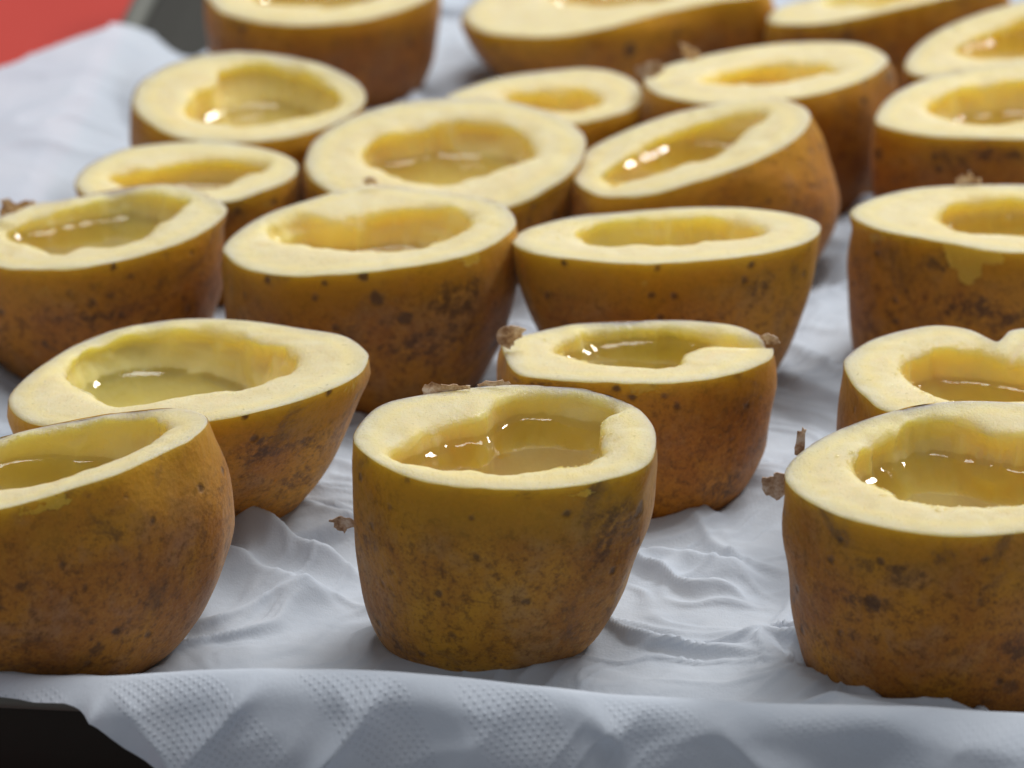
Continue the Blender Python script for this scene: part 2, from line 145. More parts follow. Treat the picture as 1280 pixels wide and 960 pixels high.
def fbm(p, freq, octaves, seed=0, gain=.5):
    r, a = 0, 1.0
    for o in range(octaves):
        r = r + a * noise(p, freq * 2 ** o, seed + 17 * o)
        a *= gain
    return r


def smooth01(x):
    x = np.clip(x, 0, 1)
    return x * x * (3 - 2 * x)


# ---------------------------------------------------------------- materials
class Nodes:
    def __init__(self, name):
        self.m = bpy.data.materials.new(name)
        self.m.use_nodes = True
        self.t = self.m.node_tree
        self.bsdf = self.t.nodes['Principled BSDF']
        self.out = self.t.nodes['Material Output']

    def n(self, kind, **kw):
        x = self.t.nodes.new(kind)
        for k, v in kw.items():
            if k in x.inputs.keys() if isinstance(k, str) else False:
                self.set(x.inputs[k], v)
            else:
                setattr(x, k, v)
        return x

    def set(self, sock, v):
        if isinstance(v, bpy.types.NodeSocket):
            self.t.links.new(v, sock)
        else:
            sock.default_value = v

    def noise(self, vec, scale, detail=3, rough=.55, dist=0):
        x = self.t.nodes.new('ShaderNodeTexNoise')
        self.set(x.inputs['Vector'], vec)
        x.inputs['Scale'].default_value = scale
        x.inputs['Detail'].default_value = detail
        x.inputs['Roughness'].default_value = rough
        x.inputs['Distortion'].default_value = dist
        return x.outputs['Fac']

    def ramp(self, fac, stops):
        x = self.t.nodes.new('ShaderNodeValToRGB')
        self.set(x.inputs['Fac'], fac)
        e = x.color_ramp.elements
        while len(e) < len(stops):
            e.new(.5)
        for el, (p, c) in zip(e, stops):
            el.position = p
            el.color = c if len(c) == 4 else (*c, 1)
        return x.outputs['Color']

    def step(self, fac, a, b):
        x = self.t.nodes.new('ShaderNodeMapRange')
        x.interpolation_type = 'SMOOTHSTEP'
        self.set(x.inputs['Value'], fac)
        self.set(x.inputs['From Min'], a)
        self.set(x.inputs['From Max'], b)
        return x.outputs['Result']

    def mix(self, fac, a, b, mode='MIX'):
        x = self.t.nodes.new('ShaderNodeMix')
        x.data_type = 'RGBA'
        x.blend_type = mode
        self.set(x.inputs[0], fac)
        for s, v in ((x.inputs[6], a), (x.inputs[7], b)):
            self.set(s, (*v, 1) if isinstance(v, tuple) and len(v) == 3 else v)
        return x.outputs[2]

    def math(self, op, a, b=0.0, clamp=False):
        x = self.t.nodes.new('ShaderNodeMath')
        x.operation = op
        x.use_clamp = clamp
        self.set(x.inputs[0], a)
        self.set(x.inputs[1], b)
        return x.outputs[0]

    def bump(self, height, strength, distance, normal=None):
        x = self.t.nodes.new('ShaderNodeBump')
        x.inputs['Strength'].default_value = strength
        x.inputs['Distance'].default_value = distance
        self.set(x.inputs['Height'], height)
        if normal:
            self.set(x.inputs['Normal'], normal)
        return x.outputs['Normal']

    def attr(self, name):
        x = self.t.nodes.new('ShaderNodeAttribute')
        x.attribute_name = name
        return x.outputs['Fac']

    def coords(self, vary=True):
        tc = self.t.nodes.new('ShaderNodeTexCoord')
        if not vary:
            return tc.outputs['Object']
        oi = self.t.nodes.new('ShaderNodeObjectInfo')
        r = self.math('MULTIPLY', oi.outputs['Random'], 7.3)
        v = self.t.nodes.new('ShaderNodeVectorMath')
        v.operation = 'ADD'
        self.set(v.inputs[0], tc.outputs['Object'])
        self.set(v.inputs[1], r)
        return v.outputs[0]

    def stretch(self, vec, s):
        v = self.t.nodes.new('ShaderNodeVectorMath')
        v.operation = 'MULTIPLY'
        self.set(v.inputs[0], vec)
        v.inputs[1].default_value = s
        return v.outputs[0]

    def voronoi(self, vec, scale, feature='F1', rnd=1.0):
        x = self.t.nodes.new('ShaderNodeTexVoronoi')
        x.feature = feature
        self.set(x.inputs['Vector'], vec)
        x.inputs['Scale'].default_value = scale
        x.inputs['Randomness'].default_value = rnd
        return x


def make_skin():
    N = Nodes('potato_skin')
    v = N.coords()
    rim = N.attr('below_rim')           # 0 at the cut edge, 1 at the foot
    big = N.noise(v, 42, 3, .6, .4)
    col = N.ramp(big, [(.28, (.31, .103, .013)), (.45, (.45, .172, .016)), (.58, (.56, .245, .018)), (.75, (.65, .320, .022))])
    # greyish tan cork film
    film = N.step(N.noise(v, 85, 5, .65), .50, .68)
    col = N.mix(N.math('MULTIPLY', film, .50), col, (.40, .235, .110))
    # fine russet mottling
    fine = N.noise(v, 480, 5, .75)
    col = N.mix(N.math('MULTIPLY', N.step(fine, .46, .68), .85), col, (.17, .066, .012))
    speck = N.noise(v, 1500, 3, .7)
    col = N.mix(N.math('MULTIPLY', N.step(speck, .54, .68), .55), col, (.13, .050, .012))
    col = N.mix(N.math('MULTIPLY', N.step(speck, .46, .32), .30), col, (.62, .36, .07))
    # yellower skin towards the cut, with light glowing through the flesh painted in
    thin_glow = N.math('MULTIPLY', N.step(rim, .40, .0), N.step(N.noise(v, 70, 3, .5), .22, .60))
    col = N.mix(N.math('MULTIPLY', thin_glow, .75), col, (.68, .37, .020))
    # rubbed-off patches showing the flesh
    bare = N.math('MULTIPLY', N.step(rim, .22, .02), N.step(N.noise(v, 80, 4, .6, .5), .66, .70))
    col = N.mix(bare, col, (.66, .47, .09))
    oi = N.t.nodes.new('ShaderNodeObjectInfo')
    col = N.mix(1.0, col, oi.outputs['Color'], 'MULTIPLY')
    # dark soil stains
    soil = N.step(N.noise(v, 62, 6, .74, .6), .545, .70)
    col = N.mix(N.math('MULTIPLY', soil, .68), col, (.070, .030, .012))
    scr = N.step(N.noise(N.stretch(v, (60, 60, 260)), 1.0, 4, .7, .8), .62, .74)
    col = N.mix(N.math('MULTIPLY', scr, .5), col, (.085, .036, .014))
    # lenticel dots
    vo = N.voronoi(v, 210)
    pick = N.step(vo.outputs['Color'], .46, .56)
    wob = N.math('MULTIPLY', N.math('SUBTRACT', N.noise(v, 900, 2), .5), .22)
    dist = N.math('ADD', vo.outputs['Distance'], wob)
    dots = N.math('MULTIPLY', N.step(dist, .26, .06), pick)
    vo2 = N.voronoi(v, 105)
    pick2 = N.step(vo2.outputs['Color'], .60, .68)
    dots2 = N.math('MULTIPLY', N.step(N.math('ADD', vo2.outputs['Distance'], N.math('MULTIPLY', N.math('SUBTRACT', N.noise(v, 500, 3), .5), .3)), .21, .10), pick2)
    alld = N.math('MAXIMUM', dots, dots2)
    col = N.mix(N.math('MULTIPLY', alld, .78), col, (.060, .026, .011))
    rag = N.math('MULTIPLY', N.math('SUBTRACT', N.noise(v, 190, 6, .75), .5), 2.2)
    sm = N.step(N.math('ADD', N.attr('soil_mark'), rag), .40, .95)
    col = N.mix(N.math('MULTIPLY', N.math('MULTIPLY', sm, N.step(N.noise(v, 520, 4, .7), .34, .60)), .80), col, (.065, .026, .009))
    rag2 = N.math('MULTIPLY', N.math('SUBTRACT', N.noise(v, 170, 5, .65), .5), 1.6)
    bm = N.step(N.math('ADD', N.attr('bare_mark'), rag2), .50, .56)
    col = N.mix(N.math('MULTIPLY', bm, .85), col, (.80, .54, .07))
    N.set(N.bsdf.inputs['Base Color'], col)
    N.set(N.bsdf.inputs['Roughness'], N.math('ADD', N.math('MULTIPLY', fine, .25), .40))
    N.bsdf.inputs['Specular IOR Level'].default_value = .35
    N.bsdf.inputs['Sheen Weight'].default_value = .22
    N.bsdf.inputs['Sheen Roughness'].default_value = .45
    N.bsdf.inputs['Sheen Tint'].default_value = (1, .82, .66, 1)
    h = N.math('ADD', N.math('MULTIPLY', N.noise(v, 650, 4, .7), .5), N.math('MULTIPLY', N.noise(v, 170, 3), .9))
    h = N.math('SUBTRACT', h, N.math('MULTIPLY', alld, .5))
    h = N.math('SUBTRACT', h, N.math('MULTIPLY', bare, .5))
    h = N.math('SUBTRACT', h, N.math('MULTIPLY', bm, .5))
    N.set(N.bsdf.inputs['Normal'], N.bump(h, .75, .0007))
    # the skin is a thin film: some light goes through it into the flesh and back out
    tp = N.t.nodes.new('ShaderNodeBsdfTransparent')
    tp.inputs['Color'].default_value = (.96, .72, .22, 1)
    mx = N.t.nodes.new('ShaderNodeMixShader')
    dark = N.math('MAXIMUM', alld, N.math('MAXIMUM', soil, sm))
    N.set(mx.inputs[0], N.math('MULTIPLY', N.math('SUBTRACT', 1.0, dark, clamp=True), N.math('ADD', N.math('MULTIPLY', N.step(rim, .38, .0), .24), .14)))
    N.set(mx.inputs[1], N.bsdf.outputs[0])
    N.set(mx.inputs[2], tp.outputs[0])
    N.set(N.out.inputs['Surface'], mx.outputs[0])
    return N.m


def make_flesh():
    N = Nodes('potato_flesh')
    v = N.coords()
    wet = N.attr('wet')
    n1 = N.noise(v, 120, 4, .6)
    col = N.ramp(n1, [(.30, (.70, .59, .31)), (.55, (.74, .652, .39)), (.75, (.785, .712, .465))])
    grain = N.noise(v, 1300, 3, .7)
    col = N.mix(N.math('MULTIPLY', N.step(grain, .50, .68), .55), col, (.78, .64, .33))
    col = N.mix(N.math('MULTIPLY', N.step(N.noise(v, 210, 4, .7), .50, .66), .45), col, (.80, .66, .36))
    ring = N.attr('vascular')
    col = N.mix(N.math('MULTIPLY', ring, .55), col, (.86, .71, .30))
    col = N.mix(wet, col, (.95, .745, .285))
    N.set(N.bsdf.inputs['Base Color'], col)
    N.bsdf.inputs['Subsurface Weight'].default_value = 1.0
    N.bsdf.inputs['Subsurface Radius'].default_value = (1.0, .90, .45)
    N.bsdf.inputs['Subsurface Scale'].default_value = .008
    N.bsdf.subsurface_method = 'RANDOM_WALK'
    r = N.t.nodes.new('ShaderNodeMapRange')
    N.set(r.inputs['Value'], wet)
    r.inputs['To Min'].default_value = .46
    r.inputs['To Max'].default_value = .07
    spk = N.step(N.noise(v, 900, 2), .60, .72)
    N.set(N.bsdf.inputs['Roughness'], N.math('SUBTRACT', r.outputs['Result'], N.math('MULTIPLY', spk, .22), clamp=True))
    N.set(N.bsdf.inputs['Specular IOR Level'], N.math('MULTIPLY', N.math('SUBTRACT', 1.0, N.attr('sunk'), clamp=True), .5))
    dry = N.math('SUBTRACT', 1.0, wet)
    h = N.math('ADD', N.math('MULTIPLY', N.noise(v, 1700, 3, .75), N.math('ADD', N.math('MULTIPLY', dry, .9), .06)),
               N.math('MULTIPLY', N.noise(v, 420, 3, .6), N.math('ADD', N.math('MULTIPLY', dry, .45), .40)))
    N.set(N.bsdf.inputs['Normal'], N.bump(h, .9, .0006))
    return N.m


def make_juice():
    N = Nodes('potato_juice')
    t = N.t
    tr = t.nodes.new('ShaderNodeBsdfTransparent')
    tr.inputs['Color'].default_value = (.99, .97, .86, 1)
    gl = t.nodes.new('ShaderNodeBsdfGlossy')
    gl.inputs['Roughness'].default_value = .03
    gl.inputs['Color'].default_value = (1, 1, 1, 1)
    fr = t.nodes.new('ShaderNodeFresnel')
    fr.inputs['IOR'].default_value = 1.42
    mx = t.nodes.new('ShaderNodeMixShader')
    v = N.coords()
    nb = N.bump(N.noise(v, 90, 2), .06, .001)
    N.set(gl.inputs['Normal'], nb)
    N.set(fr.inputs['Normal'], nb)
    N.set(mx.inputs[0], fr.outputs[0])
    N.set(mx.inputs[1], tr.outputs[0])
    N.set(mx.inputs[2], gl.outputs[0])
    N.set(N.out.inputs['Surface'], mx.outputs[0])
    t.nodes.remove(N.bsdf)
    return N.m


def make_flap():
    N = Nodes('torn_skin')
    v = N.coords()
    n = N.noise(v, 500, 4, .7)
    N.set(N.bsdf.inputs['Base Color'], N.ramp(n, [(.34, (.26, .13, .06)), (.5, (.55, .37, .24)), (.62, (.76, .62, .50))]))
    N.bsdf.inputs['Roughness'].default_value = .6
    N.set(N.bsdf.inputs['Normal'], N.bump(n, .8, .0006))
    return N.m


def make_paper():
    N = Nodes('paper_towel')
    uvn = N.t.nodes.new('ShaderNodeUVMap')
    v = uvn.outputs['UV']                              # metres along the sheet
    # embossed dots, in rows that come and go in bands
    rot = N.t.nodes.new('ShaderNodeVectorRotate')
    rot.rotation_type = 'Z_AXIS'
    N.set(rot.inputs['Vector'], v)
    rot.inputs['Angle'].default_value = .62
    vo = N.voronoi(rot.outputs['Vector'], 860, rnd=.10)
    dot = N.step(vo.outputs['Distance'], .36, .06)
    w = N.t.nodes.new('ShaderNodeTexWave')
    w.wave_type = 'BANDS'
    w.bands_direction = 'DIAGONAL'
    N.set(w.inputs['Vector'], v)
    w.inputs['Scale'].default_value = 22
    w.inputs['Distortion'].default_value = 2.0
    w.inputs['Detail'].default_value = 0
    band = N.step(w.outputs['Fac'], .22, .45)
    zone = N.attr('embossed')
    dot = N.math('MULTIPLY', N.math('MULTIPLY', dot, band), zone)
    fib = N.noise(v, 2600, 3, .7)
    soft = N.noise(v, 420, 4, .65)
    col = N.ramp(N.noise(v, 60, 3), [(.3, (.65, .725, .835)), (.7, (.72, .79, .89))])
    crumb = N.step(N.noise(v, 260, 2), .79, .82)
    col = N.mix(N.math('MULTIPLY', crumb, .5), col, (.40, .27, .15))
    N.set(N.bsdf.inputs['Base Color'], col)
    N.bsdf.inputs['Roughness'].default_value = .85
    N.bsdf.inputs['Specular IOR Level'].default_value = .15
    h = N.math('ADD', N.math('MULTIPLY', fib, .16), N.math('MULTIPLY', soft, .35))
    h = N.math('ADD', h, N.math('MULTIPLY', dot, .5))
    nb = N.bump(h, .7, .0006)
    N.set(N.bsdf.inputs['Normal'], nb)
    tl = N.t.nodes.new('ShaderNodeBsdfTranslucent')
    N.set(tl.inputs['Color'], col)
    N.set(tl.inputs['Normal'], nb)
    mx = N.t.nodes.new('ShaderNodeMixShader')
    mx.inputs[0].default_value = .32
    N.set(mx.inputs[1], N.bsdf.outputs[0])
    N.set(mx.inputs[2], tl.outputs[0])
    N.set(N.out.inputs['Surface'], mx.outputs[0])
    return N.m


def make_metal(name, colour, rough, metallic):
    N = Nodes(name)
    v = N.coords(False)
    n = N.noise(N.stretch(v, (1, 12, 30)), 40, 4, .6)
    N.set(N.bsdf.inputs['Base Color'], N.mix(n, tuple(c * .7 for c in colour), tuple(min(1, c * 1.25) for c in colour)))
    N.set(N.bsdf.inputs['Roughness'], N.math('ADD', N.math('MULTIPLY', n, .2), rough))
    N.bsdf.inputs['Metallic'].default_value = metallic
    return N.m


def make_red():
    N = Nodes('red_tabletop')
    v = N.coords(False)
    n = N.noise(v, 30, 4, .6)
    N.set(N.bsdf.inputs['Base Color'], N.mix(n, (.40, .030, .020), (.46, .038, .025)))
    N.bsdf.inputs['Roughness'].default_value = .5
    return N.m


SKIN, FLESH, JUICE, TORN, PAPER = make_skin(), make_flesh(), make_juice(), make_flap(), make_paper()
STEEL = make_metal('dark_tray_metal', (.020, .020, .016), .75, .0)
LIP = make_metal('worn_tray_lip', (.12, .125, .11), .55, .1)
RED = make_red()

# ---------------------------------------------------------------- table and tray
mesh_object('table', [(-1.5, -.180, -.0305), (1.5, -.180, -.0305), (1.5, 1.6, -.0305), (-1.5, 1.6, -.0305),
                      (-1.5, -.180, -.06), (1.5, -.180, -.06), (1.5, 1.6, -.06), (-1.5, 1.6, -.06)],
            [(0, 1, 2, 3), (7, 6, 5, 4), (0, 4, 5, 1), (1, 5, 6, 2), (2, 6, 7, 3), (3, 7, 4, 0)], RED, smooth=False)
tag(bpy.data.objects['table'], 'plain red tabletop showing beyond the corner of the tray', 'table', kind='structure')

ANG = math.radians(-6.0)
ORIGIN = np.array([-0.132, -0.1586])
UX = np.array([math.cos(ANG), math.sin(ANG)])
VX = np.array([-math.sin(ANG), math.cos(ANG)])
TW, TD = 0.40, 0.50                 # tray width and depth, lip to lip


def tray_xy(u, v):
    return ORIGIN[0] + u * UX[0] + v * VX[0], ORIGIN[1] + u * UX[1] + v * VX[1]


tray = link(bpy.data.objects.new('baking_tray', None))
tray.location = (*ORIGIN, -.030)
tray.rotation_euler = (0, 0, ANG)
tag(tray, 'dark metal baking tray with a worn grey lip under the paper', 'tray')


def rect_loop(inset, z, r, n=8):
    pts = []
    x0, x1, y0, y1 = inset, TW - inset, inset, TD - inset
    for cx, cy, a0 in ((x1 - r, y1 - r, 0), (x0 + r, y1 - r, 90), (x0 + r, y0 + r, 180), (x1 - r, y0 + r, 270)):
        for i in range(n + 1):
            a = math.radians(a0 + 90 * i / n)
            pts.append((cx + r * math.cos(a), cy + r * math.sin(a), z))
    return pts


def loft_loops(name, loops, mat, parent, cap_first=False, cap_last=False, close=False):
    n = len(loops[0])
    verts = [p for l in loops for p in l]
    faces = []
    m = len(loops)
    for i in range(m if close else m - 1):
        for j in range(n):
            a, b = i * n, ((i + 1) % m) * n
            faces.append((a + j, a + (j + 1) % n, b + (j + 1) % n, b + j))
    if cap_first:
        faces.append(tuple(range(n - 1, -1, -1)))
    if cap_last:
        faces.append(tuple(range((m - 1) * n, m * n)))
    return mesh_object(name, verts, faces, mat, parent)


Z0 = .030
loft_loops('floor_pan', [rect_loop(.0075, Z0 + .0045, .020), rect_loop(.012, Z0 - .0005, .018), rect_loop(.0145, Z0 - .0022, .016),
                         rect_loop(.03, Z0 - .0024, .014)], STEEL, tray, cap_last=True)
loft_loops('outer_wall', [rect_loop(.0068, Z0 + .0045, .020), rect_loop(.012, Z0 - .010, .018), rect_loop(.020, .0015, .016),
                          rect_loop(.024, .0, .014)], STEEL, tray, cap_last=True)
lip_loops = []
for i in range(14):
    a = 2 * math.pi * i / 14
    lip_loops.append(rect_loop(.0042 + .0028 * math.cos(a), Z0 + .0042 + .0028 * math.sin(a), .022))
loft_loops('lip', lip_loops, LIP, tray, close=True)

# ---------------------------------------------------------------- paper towel
STEP = .0006


def paper_profile(s):
    """s = metres along the sheet, measured inward (+) and outward (-) from the crest over the front lip."""
    w = .017
    t = np.clip(s / w, 0, 1)
    v = np.where(s >= 0, s, 0.)
    z = np.where(s >= 0, .0104 * (1 - smooth01(t)) ** 1.15, 0.)
    o = np.where(s < 0, -s, 0.)
    r = .0046
    a = np.clip(o / r, 0, 1.42)
    rest = np.clip(o - 1.42 * r, 0, None)
    v = v - r * np.sin(a) - rest * math.cos(1.42)
    z = np.where(s < 0, .0104 - r * (1 - np.cos(a)) - rest * math.sin(1.42), z)
    return v, z


def build_paper():
    us = np.arange(-.045, .275, STEP)
    ss = np.arange(-.034, .440, STEP)
    U, S = np.meshgrid(us, ss, indexing='ij')
    smax = np.interp(us, [.0, .043, .053, .0575, .062, .070, .079, .090, .3], [.0030, .0034, .0040, .0062, .0105, .0165, .024, .034, .034])
    smax = smax + .0003 * noise(np.stack([us, us * 0, us * 0], -1), 300, 4)
    S = np.where(S < 0, S * smax[:, None] / .034, S)
    V, Z = paper_profile(S)
    # left side: over the left lip and out
    lw = .018
    tl = np.clip(U / lw, 0, 1)
    zl = np.where(U >= 0, .0095 * (1 - smooth01(tl)), .0095 - .08 * np.clip(-U, 0, 1) ** 1.3)
    Z = np.where(S > 0, np.maximum(Z, zl * smooth01(S / .02)), Z)
    P = np.stack([U, S, np.zeros_like(U)], -1)
    # distance to the nearest potato foot, so that the sheet is pressed flat under it
    X, Y = tray_xy(U, V)
    near = np.full(U.shape, 9.)
    for q in POTATOES.values():
        dx, dy = (X - q['loc'][0]) / q['hw'], (Y - q['loc'][1]) / q['bd']
        near = np.minimum(near, np.sqrt(dx * dx + dy * dy))
    far_left = smooth01((.045 - U) / .02) * smooth01((S - .15) / .05)
    free = (1 - .7 * far_left) * smooth01((near - .97) / .22)
    # creases: ridged noise on warped coordinates
    warp = np.stack([fbm(P, 28, 3, 5), fbm(P, 28, 3, 9), np.zeros_like(U)], -1) * .010
    Q = (P + warp) * np.array([1, .75, 1])
    def folds(angle, along, across, seed, sharp):
        c, d = math.cos(angle), math.sin(angle)
        A = np.stack([(Q[..., 0] * c + Q[..., 1] * d) * along, (-Q[..., 0] * d + Q[..., 1] * c) * across, Q[..., 2]], -1)
        return np.clip(1.05 - np.sqrt(noise(A + seed, 1.0, seed) ** 2 + .0008) * 2.0, 0, 1) ** sharp
    sel = smooth01(fbm(P, 24, 2, 61) * 1.4 + .5)
    sel2 = smooth01(fbm(P, 30, 2, 63) * 1.4 + .4)
    crease = (folds(-.45, 22, 95, 21, 2.6) * sel + folds(.55, 26, 110, 23, 2.6) * (1 - sel)) * .0030
    crease = crease + (folds(-.15, 55, 300, 27, 2.0) * sel2 + folds(.9, 60, 260, 29, 2.2) * (1 - sel2)) * .00085
    patch = smooth01(fbm(P, 17, 2, 77) * .9 + .45)          # some areas crumpled, some smooth
    soft = (fbm(P, 24, 3, 3) * .5 + .5) * .0016
    fine = fbm(P, 330, 2, 8) * .00012
    inner = smooth01((S - .003) / .010)
    Z = Z + free * inner * (1.5 * crease * (.45 + .55 * patch) + soft + fine) - (1 - free) * .0004
    # a few long folds, laid in tray coordinates: from, to, height, width
    for (ax, ay, bx, by, h, w) in FOLDS:
        A, B = np.array([ax, ay]), np.array([bx, by])
        dA = np.stack([X - ax, Y - ay], -1)
        L = np.linalg.norm(B - A)
        dr = (B - A) / L
        t = (dA @ dr) / L
        off = dA @ np.array([-dr[1], dr[0]]) + .0012 * noise(P, 90, 55)
        side = np.where(off > 0, np.exp(-(np.sqrt(off ** 2 + 6e-7) - .00077) / (w * .45)), np.exp(-(np.sqrt(off ** 2 + 6e-7) - .00077) / (w * 1.5)))
        Z = Z + 1.5 * h * side * smooth01(t / .25) * smooth01((1 - t) / .3) * free
    # the hang over the front: shallow vertical folds, wavering crest
    o = smooth01((.010 - S) / .016)
    crest = (.0058) * np.exp(-((U - .104) / .036) ** 2) - .0026 * np.exp(-((U - .046) / .022) ** 2) + .0013 * noise(P * np.array([1, 0, 0]), 38, 66) + .0006 * noise(P * np.array([1, 0, 0]), 110, 68)
    Z = Z + crest * o * np.where(S < 0, np.clip(1 + S / .03, 0, 1), smooth01((.018 - S) / .018))
    hang = smooth01((-S - .002) / .012)
    V = V - hang * ((.0038) * (fbm(P * np.array([1, .35, 1]) + warp, 22, 3, 91) + .35) + .0022 * (1 - np.abs(noise(Q, 60, 93)) * 2))
    V = V + (.0012 * fbm(P, 40, 2, 13)) * o
    V = V - smooth01((-S - .001) / .006) * ((folds(1.1, 18, 60, 71, 2.2) * .0032 + folds(-.7, 24, 75, 73, 2.4) * .0026) + folds(.4, 60, 200, 75, 2) * .0006)
    X, Y = tray_xy(U, V)
    # outline of the sheet
    keep = np.ones(U.shape, bool)
    left = np.interp(ss, [-1, .20, .30, .325, .345, .358, .5], [-.045, -.040, -.030, -.020, -.009, .001, .001])
    keep &= U >= left[None, :]
    back = np.interp(us, [-.05, -.02, 0, .010, .020, .0235, .026], [.325, .325, .360, .370, .364, .372, 1])
    keep &= S <= back[:, None]
    nu, ns = U.shape
    fk = keep[:-1, :-1] & keep[1:, :-1] & keep[:-1, 1:] & keep[1:, 1:]
    idx = np.arange(nu * ns).reshape(nu, ns)
    F = np.stack([idx[:-1, :-1], idx[1:, :-1], idx[1:, 1:], idx[:-1, 1:]], -1)[fk]
    used = np.unique(F)
    remap = np.full(nu * ns, -1)
    remap[used] = np.arange(len(used))
    F = remap[F]
    co = np.stack([X, Y, Z], -1).reshape(-1, 3)[used]
    me = bpy.data.meshes.new('paper_towel')
    me.vertices.add(len(co))
    me.vertices.foreach_set('co', co.ravel())
    me.loops.add(F.size)
    me.loops.foreach_set('vertex_index', F.ravel().astype(np.int32))
    me.polygons.add(len(F))
    me.polygons.foreach_set('loop_start', np.arange(0, F.size, 4, dtype=np.int32))
    me.update(calc_edges=True)
    me.polygons.foreach_set('use_smooth', np.ones(len(F), bool))
    uv = me.uv_layers.new(name='UVMap')
    us2 = np.stack([U, S], -1).reshape(-1, 2)[used][F.ravel()]
    uv.data.foreach_set('uv', us2.ravel().astype(np.float32))
    emb = smooth01(fbm(P, 14, 2, 101) * 1.6 + .35)
    emb = .20 * emb
    emb = np.maximum(emb, smooth01((-S) / .004)) * (1 - .75 * smooth01((U - .130) / .05) * smooth01((.03 - S) / .02))
    at = me.attributes.new('embossed', 'FLOAT', 'POINT')
    at.data.foreach_set('value', emb.ravel()[used].astype(np.float32))
    me.materials.append(PAPER)
    me.validate()
    o = link(bpy.data.objects.new('paper_towel', me))
    return tag(o, 'wrinkled white embossed paper towel lining the tray under the potatoes', 'paper towel')


FOLDS = [(-.062, -.082, -.026, -.104, .0045, .004), (-.060, -.098, -.030, -.118, .0030, .005),
         (-.050, -.072, -.022, -.086, .0020, .003), (.020, -.092, .050, -.105, .0028, .004),
         (-.118, .118, -.090, .160, .0040, .006), (.035, -.128, .060, -.138, .0012, .004),
         (.050, -.045, .075, -.075, .0025, .005), (-.062, -.060, -.030, -.066, .0014, .002),
         (-.060, -.066, -.028, -.074, .0012, .002)]
build_paper()

# ---------------------------------------------------------------- potatoes
NT = 192
TH = np.linspace(0, 2 * math.pi, NT, endpoint=False)


def closed_curve(pts, sub=12):
    p = np.array(pts, float)
    n = len(p)
    out = []
    for i in range(n):
        p0, p1, p2, p3 = p[i - 1], p[i], p[(i + 1) % n], p[(i + 2) % n]
        for k in range(sub):
            t = k / sub
            out.append(.5 * ((2 * p1) + (-p0 + p2) * t + (2 * p0 - 5 * p1 + 4 * p2 - p3) * t * t + (-p0 + 3 * p1 - 3 * p2 + p3) * t ** 3))
    return np.array(out)


def polar(curve, c):
    d = curve - c
    a = np.arctan2(d[:, 1], d[:, 0]) % (2 * math.pi)
    r = np.hypot(d[:, 0], d[:, 1])
    o = np.argsort(a)
    return np.interp(TH, a[o], r[o], period=2 * math.pi)


def ring_faces(rings, n=NT, start=0):
    f = []
    for i in range(rings - 1):
        for j in range(n):
            a, b = start + i * n + j, start + i * n + (j + 1) % n
            f.append((a, b, b + n, a + n))
    return f


S_, B_ = 'soil_mark', 'bare_mark'
NOTCHES = {'E': (4, 5, .0026), 'F': (62, 4, .0012)}     # bearing, half width in degrees, depth
BEADS = {'C': (170, 330, 150), 'A': (-60, 60, 70), 'F': (90, 260, 90), 'J': (120, 260, 90), 'I': (140, 230, 50), 'E': (130, 240, 40),
         'H': (150, 230, 50), 'B': (60, 150, 60), 'G': (-40, 30, 40)}       # from, to bearing, how many
MARKS = {            # stains and rubbed patches: kind, bearing, height below the cut, half sizes
    'A': [(S_, -44, .28, 11, .16), (S_, -142, .90, 9, .07), (B_, -60, .03, 6, .025)],
    'B': [(B_, -84, .03, 9, .04), (S_, -70, .78, 6, .05), (S_, -98, .35, 5, .03)],
    'C': [(S_, -118, .20, 14, .035), (S_, -108, .25, 10, .03), (S_, -126, .38, 12, .03), (S_, -72, .60, 9, .08)],
    'D': [(S_, -56, .28, 17, .045), (S_, -44, .55, 9, .07), (S_, -64, .20, 9, .04)],
    'E': [(S_, -46, .76, 14, .12), (S_, -130, .04, 18, .03)],
    'G': [(S_, -52, .25, 13, .13), (S_, -62, .50, 20, .12), (B_, -47, .02, 6, .03)],
    'H': [(S_, -50, .20, 8, .08), (S_, -110, .5, 14, .06)],
    'I': [(B_, -106, .02, 14, .06), (B_, -106, .10, 9, .06), (B_, -105, .18, 4, .05), (S_, -98, .38, 26, .09), (S_, -122, .14, 9, .08)],
    'J': [(S_, -84, .35, 26, .05)],
    'Q': [(S_, -96, .13, 36, .05), (S_, -110, .22, 12, .05)],
}
TINTS = {'A': (.95, 1, 1), 'B': (.98, .95, 1.25), 'C': (.98, .92, 1.0), 'D': (1.25, 1.22, 1.2), 'E': (1.12, .98, .9), 'F': (1, .9, .9),
         'G': (.92, .84, .8), 'H': (1.05, 1.05, 1), 'I': (.95, .88, .9), 'J': (1.0, .86, .85), 'K': (.9, .82, .8), 'L': (.9, .85, .8),
         'M': (1.0, .92, 1.1), 'N': (.95, .88, .8), 'O': (1.1, 1.05, 1), 'P': (.88, .74, .7), 'Q': (.95, .86, .9), 'R': (.85, .78, .8),
         'S': (.82, .68, .6), 'T': (1.05, .98, .8), 'U': (.9, .80, .7)}


